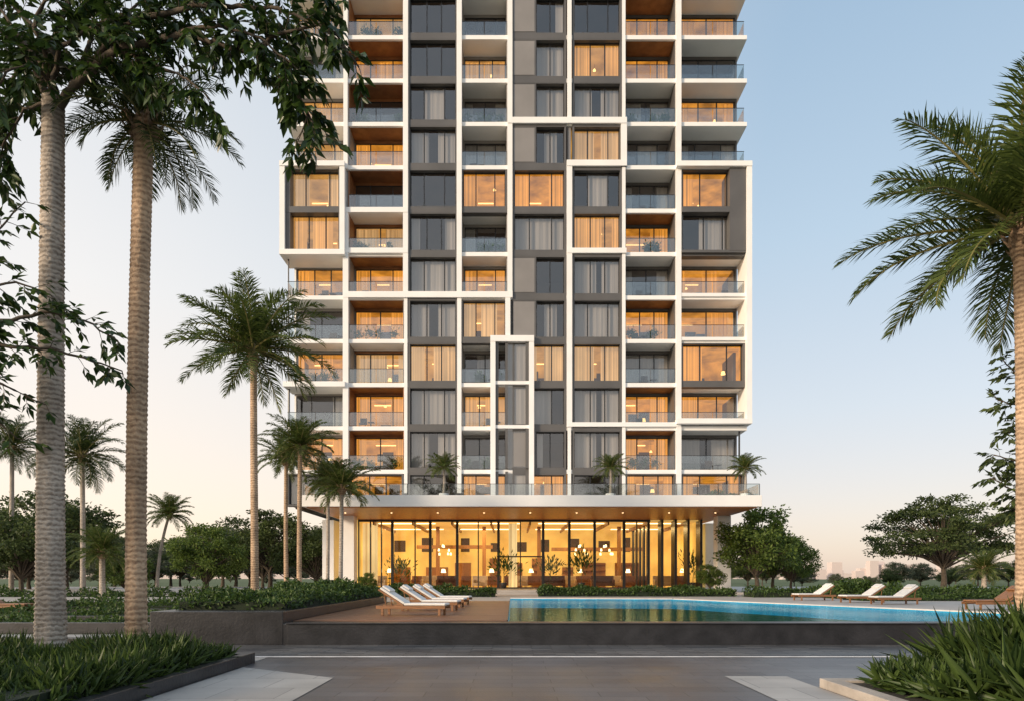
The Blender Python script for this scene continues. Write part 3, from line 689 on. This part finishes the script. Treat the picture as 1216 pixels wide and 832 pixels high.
VF(482,T,354); VF(545.5,T,354); VF(605.5,T,354); VF(676,T,148,5); VF(740.5,T,148,4,49.88)
VF(805.5,T,590,6); VF(411,T,202,5); VF(411,248,590,6.5)
HF(251,408,485); HF(299,408,485); HF(351,408,608.7,7); VF(545.5,350,585,5,49.86)
VF(482,350,585,4,49.88); VF(603,349,405,6)
HF(145,602.5,743.9,7); VF(740.5,142,199,7); HF(195.5,672.8,743.9,7); VF(676,192,507,6.5); HF(299,673,743.5,6); HF(504,673,808,5)
VF(676,505,588,4,49.87); VF(740.5,196,588,4,49.89)
HF(404,582.4,634.1,7,49.57,50.5); 
VF(585.5,402,590,6,49.6,50.5); VF(631,402,590,6,49.6,50.5); HF(455,583,633,4,49.7); HF(507,583,633,4,49.7)
HF(199,334.4,411.2,6,49.46,51.8); HF(303,334.4,411.2,6,49.46,51.8); VF(337.5,198,304,6,49.5,51.75); VF(408,198,304,6,49.5,50.6)
grey.box(x5(341),x5(406),49.7,50.3,z5(251)-.25,z5(251)+.2)
grey.box(x5(340.6),x5(346),49.72,51.7,z5(300),z5(202)); grey.box(x5(403),x5(405),49.72,50.3,z5(300),z5(202))
HF(199,802,890.6,6,49.46,51.8); VF(887.5,198,503,6,49.5,51.6); HF(501,802,890.6,6,49.46,51.6)
grey.box(x5(865),x5(884),49.7,51.6,z5(300),z5(202.2)); grey.box(x5(809),x5(884),49.72,50.3,z5(251)-.2,z5(251)+.2); grey.box(x5(809),x5(884),49.72,50.3,z5(302),z5(299))
HF(457,338,411,6,49.6,51.8)
for py in (403,351): HF(py,806,887,4,49.85,50.3)
blk.tube([(x5(341),50.3,z5(505)),(x5(341),50.3,z5(303))],[.05,.05],8)
blk.tube([(x5(341)+.05,50.3,6.85),(x5(341)+.05,50.3,z5(460))],[.06,.06],8)
blk.tube([(x5(880),50.4,6.85),(x5(880),50.4,z5(504))],[.07,.07],8)
for pr0,pr1 in ((408,453),(457,505),(509,556),(560,598)):
    grey.box(x5(588.6),x5(592),49.75,50.2,z5(pr1),z5(pr0)); grey.box(x5(600),x5(603),49.75,50.2,z5(pr1),z5(pr0)); grey.box(x5(624),x5(627.9),49.75,50.2,z5(pr1),z5(pr0))
    gls.poly([(x5(603),49.95,z5(pr1)),(x5(624),49.95,z5(pr1)),(x5(624),49.955,z5(pr0)),(x5(603),49.955,z5(pr0))])
    curtain(cur['g'],x5(603),x5(624),50.05,z5(pr1),z5(pr0),rs,.012,11,17)
white.box(x5(341),x5(887),49.95,50.3,ztop,ztop+1.1); white.box(x5(341),x5(887),66.0,66.35,ztop,ztop+1.1)
grey.box(x5(480),x5(740),55,63,ztop,ztop+3)
white.build('white_frames_and_slabs',M_white,tw); grey.build('grey_cladding',M_grey,tw); lgrey.build('light_grey_walls',M_grey2,tw); brown.build('timber_linings',M_brown,tw)
blk.build('window_frames',M_black,tw); gls.build('window_glass',M_glass,tw); rail.build('balcony_balustrades',M_rail,tw)
room['o'].build('rooms_orange',M_room_o,tw); room['w'].build('rooms_warm',M_room_w,tw); room['d'].build('rooms_dim_glow',M_room_d,tw)
cur['c'].build('curtains_warm',M_cur_w,tw,True); cur['s'].build('curtains_sheer',M_cur_w2,tw,True); cur['o'].build('curtains_orange',M_cur_o,tw,True); cur['g'].build('curtains_grey',M_cur_g,tw,True)
lamp.build('room_lamps',M_lamp,tw); furn.build('furniture',M_furn,tw)
pp=[]; 
for p in plantP:
    n=70; g=NR.normal(size=(n,3))*np.array([.16,.12,.16])+np.array(p)+np.array([0,0,.45]); pp.append(g)
if pp:
    pp=np.concatenate(pp); obj('balcony_plants',leafmesh('balcony_plants',pp,NR.normal(size=pp.shape)+np.array([0,0,.6]),0.26,0.09,M_hedge),tw)

# podium
DP=43.0
w=MB(); xl=X(358,DP); xr=X(905,DP)
w.box(xl,xr,DP,67,6.12,6.84)
w.build('podium_canopy_slab',M_white,tw,bevel=0.02)
w=MB(); w.box(xl+.25,xr-.25,DP+.25,66.5,6.06,6.118); w.build('canopy_soffit',M_soffit,tw)
w=MB(); n=22; pw=(xr-xl-0.2)/n
for i in range(n): w.box(xl+.1+i*pw+.02,xl+.1+(i+1)*pw-.02,DP+.15,DP+.165,6.86,7.55)
w.box(xr-.12,xr-.105,DP+.3,50,6.86,7.55); w.box(xl+.105,xl+.12,DP+.3,50,6.86,7.55)
w.build('podium_balustrade',M_rail,tw)
w=MB(); w.box(xl+.1,xr-.1,DP+.14,DP+.175,7.552,7.58)
for i in range(n+1): w.box(xl+.1+i*pw-.015,xl+.1+i*pw+.015,DP+.135,DP+.18,6.84,7.55)
w.build('balustrade_posts',M_black,tw)
M_dl=emitmat('downlight',(1,0.7,0.35),5,0.02,1)
w=MB()
for i in range(9):
    xx=xl+1.9+i*(xr-xl-3.8)/8; w.tube([(xx,46.5,6.045),(xx,46.5,6.058)],[.06,.06],10)
w.build('soffit_downlights',M_dl,tw)
w=MB()
w.box(X(850,49),X(866,49),48.6,49.6,0.8,6.06); w.box(X(408,49),X(422,49),48.6,49.6,0.8,6.06)
w.box(X(835,56),X(852,56),55.4,56.2,0.8,6.06)
w.box(X(412,60),X(424,60),52.2,62,0.8,6.06)
w.build('podium_columns',M_white,tw,bevel=0.02)
YG=52.0; lx0=X(426,YG); lx1=X(832,YG); lxm=X(772,YG)
w=MB(); w.box(X(395,46),X(880,46),45.5,67,0.502,0.66); w.box(X(400,46),X(874,46),46.0,67,0.66,0.81); w.build('lobby_plinth',M_stone,tw,bevel=0.01)
w=MB(); mull=[426,440,453,466,493,511,543,568,592,618,645,676,706,741,756,770]
for i,p in enumerate(mull):
    t=0.10 if p in(511,543,592,645,676,706,741,770,466) else 0.04
    w.box(X(p,YG)-t,X(p,YG)+t,YG-.1,YG+.12,0.82,6.05)
w.box(lx0,lxm,YG-.09,YG+.1,5.9,6.05); w.box(lx0,lxm,YG-.09,YG+.1,0.815,0.92)
w.box(X(592,YG),X(645,YG),YG-.085,YG+.095,3.2,3.3)
for i in range(5): 
    yy=YG+0.8+i*1.6; w.box(lxm-.05,lxm+.1,yy,yy+0.5,0.82,6.05)
for i,p in enumerate((786,802,817,832)):
    w.box(X(p,YG)-.12,X(p,YG)+.06,YG-.3,YG+.9,0.82,6.05)
w.build('lobby_mullions_and_fins',M_black,tw)
w=MB()
for a,c in zip(mull[:-1],mull[1:]): w.poly([(X(a,YG),YG,.82),(X(c,YG),YG,.82),(X(c,YG),YG+R.uniform(-.004,.004),6.05),(X(a,YG),YG,6.05)])
w.poly([(lxm,YG+.3,.82),(lx1,YG+.3,.82),(lx1,YG+.3,6.05),(lxm,YG+.3,6.05)])
w.build('lobby_glass',M_lobglass,tw)
M_lobwall=emitmat('lobby_glow_wall',(1.0,0.64,0.15),0.48,0.45,0.5,diff=0.6)  # wall emits by itself, part of the lobby light put into it
M_lobceil=emitmat('lobby_ceiling',(1.0,0.62,0.17),0.45,0.25,0.3,diff=0.6)  # whole ceiling surface emits to add to the lobby light
M_lobfloor=pmat('lobby_floor',(0.45,0.28,0.13),0.15,0.2,1)
M_cove=emitmat('cove_light',(1,0.76,0.36),4,0.05,1)
M_panel=pmat('lobby_timber_panel',(0.30,0.14,0.045),0.5,0.3,2,stretch=(1,1,.2))
M_sheerw=emitmat('lobby_glow_drapes',(1.0,0.74,0.34),0.7,0.2,0.5,fold=4,diff=.6)  # drapes emit by themselves, lobby glow put into the cloth
w=MB(); w.box(lx0-.2,lx1+.2,62,62.2,.8,6.05); w.box(lx0-.25,lx0-.05,52.1,62,.8,6.05); w.box(lx1+.05,lx1+.25,53,62,.8,6.05); w.build('lobby_walls',M_lobwall,tw)
w=MB(); w.box(lx0,lx1,52.2,62,5.98,6.05); w.build('lobby_ceiling',M_lobceil,tw)
w=MB(); w.box(lx0,lx1,52.2,62,.812,.83); w.build('lobby_floor',M_lobfloor,tw)
w=MB()
for i in range(4):
    cx=lx0+3+i*(lx1-lx0-6)/3; w.box(cx-2.6,cx+2.6,54,54.12,5.9,5.96); w.box(cx-2.6,cx+2.6,60.5,60.62,5.9,5.96)
w.build('lobby_cove_lights',M_cove,tw)
w=MB(); rs=random.Random(5)
xx=lx0+.8
while xx<lx1-2:
    wd=rs.uniform(.8,2.2); h=rs.choice([3.0,3.4,2.6]); w.box(xx,xx+wd,61.7,61.95,.83,h)
    if rs.random()<.5:
        for q in range(4): w.box(xx,xx+wd,61.3,61.7,1.2+q*.55,1.24+q*.55)
    xx+=wd+rs.uniform(.6,1.8)
w.box(X(495,60),X(585,60),59.8,60.3,4.2,4.5); w.box(X(655,60),X(765,60),59.8,60.3,4.0,4.3)
for i in range(9): w.box(lx0+1+i*3,lx0+1.12+i*3,52.3,61.9,5.7,5.97)
for p in (520,575,640,735): w.box(X(p,58)-.15,X(p,58)+.15,57.8,58.1,.83,5.98)
w.build('lobby_timber_panels',M_panel,tw)
# framed art and shelving objects on the back wall
w=MB(); xx=lx0+1
while xx<lx1-1.5:
    hgt=rs.uniform(.7,1.3); w.box(xx,xx+rs.uniform(.6,1.2),61.93,61.99,4.0,4.0+hgt); xx+=rs.uniform(2.2,3.6)
w.build('lobby_wall_art',M_furn,tw)
mbc=MB()
for a,c in ((430,448),(604,614)): curtain(mbc,X(a,53),X(c,53),53.2,.85,5.9,rs,.05,14,20)
mbc.build('lobby_drapes',M_sheerw,tw,True)
lf=MB(); lc=MB(); lt=MB()
for i in range(20):
    cx=lx0+1.4+i*(lx1-lx0-2.4)/19+rs.uniform(-.3,.3); cy=rs.uniform(53.2,58.5); wd=rs.uniform(.8,1.9); m_=lf if i%3 else lc
    m_.box(cx-wd/2,cx+wd/2,cy-.4,cy+.4,1.0,1.25); m_.box(cx-wd/2,cx+wd/2,cy+.3,cy+.45,1.25,1.8); m_.box(cx-wd/2,cx-wd/2+.14,cy-.4,cy+.3,1.25,1.5); m_.box(cx+wd/2-.14,cx+wd/2,cy-.4,cy+.3,1.25,1.5)
    for sx in (-1,1):
        for sy in (-1,1): m_.box(cx+sx*(wd/2-.08)-.03,cx+sx*(wd/2-.08)+.03,cy+sy*.33-.03,cy+sy*.33+.03,.83,1.0)
    if i%3==0: lt.tube([(cx+wd*.8,cy,2.05),(cx+wd*.8,cy,2.35)],[.2,.13],12); lf.tube([(cx+wd*.8,cy,.83),(cx+wd*.8,cy,2.05)],[.02,.02],6)
lf.build('lobby_seating_brown',pmat('brown_leather',(0.12,0.045,0.02),0.5,.2,3),tw,bevel=.04); lc.build('lobby_seating_cream',pmat('cream_fabric',(0.5,0.38,0.25),0.8,.1,3),tw,bevel=.04)
for i,cxp in enumerate((528,690,720)):
    cx=X(cxp,56)
    for q in range(7):
        a=q*0.9; zz=3.5+.32*(q%3); lt.tube([(cx+.5*math.cos(a),56+.5*math.sin(a),zz),(cx+.5*math.cos(a),56+.5*math.sin(a),zz+.2)],[.08,.06],8)
        lf.tube([(cx,56,5.9),(cx,56,5.95)],[.02,.02],5)
lt.build('lobby_lamps',M_cove,tw)
for i,(px,h) in enumerate(((470,1.3),(598,1.6),(655,1.5),(690,1.9),(832,1.8))):
    e=empty('potted_plant'); x=X(px,51.2); y=51.0 if i%2 else 53.4; b=MB(); b.tube([(x,y,.83),(x,y,1.25),(x,y,1.28)],[.2,.28,.27],14); b.build('pot',M_blackstone,e,True)
    b=MB(); b.tube([(x,y,1.25),(x+.05,y,1.25+h*.6)],[.03,.02],6); b.build('stem',M_bark,e)
    n=170; g=NR.normal(size=(n,3))*np.array([.42,.35,.42])+np.array([x,y,1.3+h*.75]); obj('leaves',leafmesh('leaves',g,g-np.array([x,y,1.2])+NR.normal(size=(n,3))*.3,.36,.11,M_hedge),e)
for i in range(4):
    cx=lx0+3.2+i*(lx1-lx0-6.4)/3
    L=bpy.data.lights.new('lobby_light','AREA'); L.energy=380; L.color=(1,0.68,0.27); L.shape='RECTANGLE'; L.size=4; L.size_y=5
    o=bpy.data.objects.new('lobby_light',L); o.location=(cx,56.5,5.65); S.collection.objects.link(o); o.parent=tw
for px,rt in ((527,0),(725,1.7),(885,3)):
    e=empty('terrace_palm'); x=X(px,46); b=MB(); b.tube([(x,46,6.84),(x,46,7.3)],[.28,.34],14); b.build('planter_pot',M_white,e,True)
    b=MB(); trunk(b,x,46,7.25,9.0,.09,.07,n=8); b.build('trunk',M_trunk,e)
    for nm,me in zip(('fronds','rachises'),CR_B): o=obj(nm,me,e); o.location=(x,46,9.0); o.scale=(.46,)*3; o.rotation_euler=(0,0,rt)
shrub_bed('terrace_shrubs',None,(X(835,46),X(903,45),46.4,47.4),6.84,.8,2500,.16,wav=.5)
place_tree('garden_tree',T3,X(436,47),47,0.5,0.22,1.0)
place_tree('garden_tree',T3,X(843,46),46,0.5,0.3,2.0)

# ---------------------------------------------------------------- skyline, haze put into the base colour
b=MB(); rs=random.Random(8)
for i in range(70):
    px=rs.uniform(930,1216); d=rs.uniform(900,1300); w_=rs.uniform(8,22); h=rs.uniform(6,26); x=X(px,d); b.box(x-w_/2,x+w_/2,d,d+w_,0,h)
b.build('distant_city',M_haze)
b=MB(); n=80
def hh_(x): return 20+10*math.sin(x*.004)+6*math.sin(x*.011+1)
for i in range(n):
    x0=-2200+i*55
    b.poly([(x0,1700,0),(x0+55,1700,0),(x0+55,1700,hh_(x0+55)),(x0,1700,hh_(x0))])
    b.poly([(x0,1700,hh_(x0)),(x0+55,1700,hh_(x0+55)),(x0+55,2100,0),(x0,2100,0)])
b.build('distant_hills',M_haze,None,True)

# ---------------------------------------------------------------- world, sun, camera
sun_dir=Vector((-0.78,-0.54,0.27)).normalized()
el=math.asin(sun_dir.z); az=math.atan2(sun_dir.x,sun_dir.y)
W=bpy.data.worlds.new('World'); S.world=W; W.use_nodes=True; nt=W.node_tree; nt.nodes.clear()
out=nt.nodes.new('ShaderNodeOutputWorld'); sky=nt.nodes.new('ShaderNodeTexSky'); sky.sky_type='NISHITA'; sky.sun_disc=False
sky.sun_elevation=el; sky.sun_rotation=az; sky.air_density=1; sky.dust_density=1.5; sky.ozone_density=1.5
bg1=nt.nodes.new('ShaderNodeBackground'); bg1.inputs[1].default_value=0.05; nt.links.new(sky.outputs[0],bg1.inputs[0])
tc=nt.nodes.new('ShaderNodeTexCoord'); sx=nt.nodes.new('ShaderNodeSeparateXYZ'); nt.links.new(tc.outputs['Generated'],sx.inputs[0])
cr=nt.nodes.new('ShaderNodeValToRGB'); nt.links.new(sx.outputs[2],cr.inputs[0]); e=cr.color_ramp.elements
stops=[(0.0,(0.74,0.57,0.48)),(0.08,(0.74,0.61,0.54)),(0.22,(0.62,0.63,0.64)),(0.42,(0.47,0.58,0.67)),(0.6,(0.36,0.49,0.62)),(1.0,(0.24,0.35,0.50))]
e[0].position=stops[0][0]; e[0].color=stops[0][1]+(1,); e[1].position=1.0; e[1].color=stops[-1][1]+(1,)
for p,c in stops[1:-1]:
    q=e.new(p); q.color=c+(1,)
mr=nt.nodes.new('ShaderNodeMapRange'); mr.inputs[1].default_value=0.3; mr.inputs[2].default_value=-0.5; mr.inputs['To Min'].default_value=0; mr.inputs['To Max'].default_value=1
nt.links.new(sx.outputs[0],mr.inputs[0])
cr2=nt.nodes.new('ShaderNodeValToRGB'); nt.links.new(sx.outputs[2],cr2.inputs[0]); e=cr2.color_ramp.elements
e[0].color=(1.06,0.82,0.61,1); e[1].position=0.75; e[1].color=(0.68,0.73,0.78,1); q=e.new(0.35); q.color=(0.90,0.855,0.80,1)
mx=nt.nodes.new('ShaderNodeMix'); mx.data_type='RGBA'; nt.links.new(mr.outputs[0],mx.inputs[0]); nt.links.new(cr.outputs[0],mx.inputs[6]); nt.links.new(cr2.outputs[0],mx.inputs[7])
bg2=nt.nodes.new('ShaderNodeBackground'); bg2.inputs[1].default_value=0.95; nt.links.new(mx.outputs[2],bg2.inputs[0])
ad=nt.nodes.new('ShaderNodeAddShader'); nt.links.new(bg1.outputs[0],ad.inputs[0]); nt.links.new(bg2.outputs[0],ad.inputs[1]); nt.links.new(ad.outputs[0],out.inputs[0])
sl=bpy.data.lights.new('sun','SUN'); sl.energy=3.5; sl.angle=math.radians(9); sl.color=(1,0.80,0.59)
so=bpy.data.objects.new('sun',sl); S.collection.objects.link(so); so.rotation_euler=sun_dir.to_track_quat('Z','Y').to_euler()
cam=bpy.data.cameras.new('camera'); co=bpy.data.objects.new('camera',cam); S.collection.objects.link(co)
co.location=(0,0,CH); co.rotation_euler=(math.radians(90),0,0); cam.sensor_width=36; cam.lens=36*F/1216; cam.shift_y=(HY-416)/1216; cam.clip_end=5000; cam.clip_start=0.1
S.camera=co
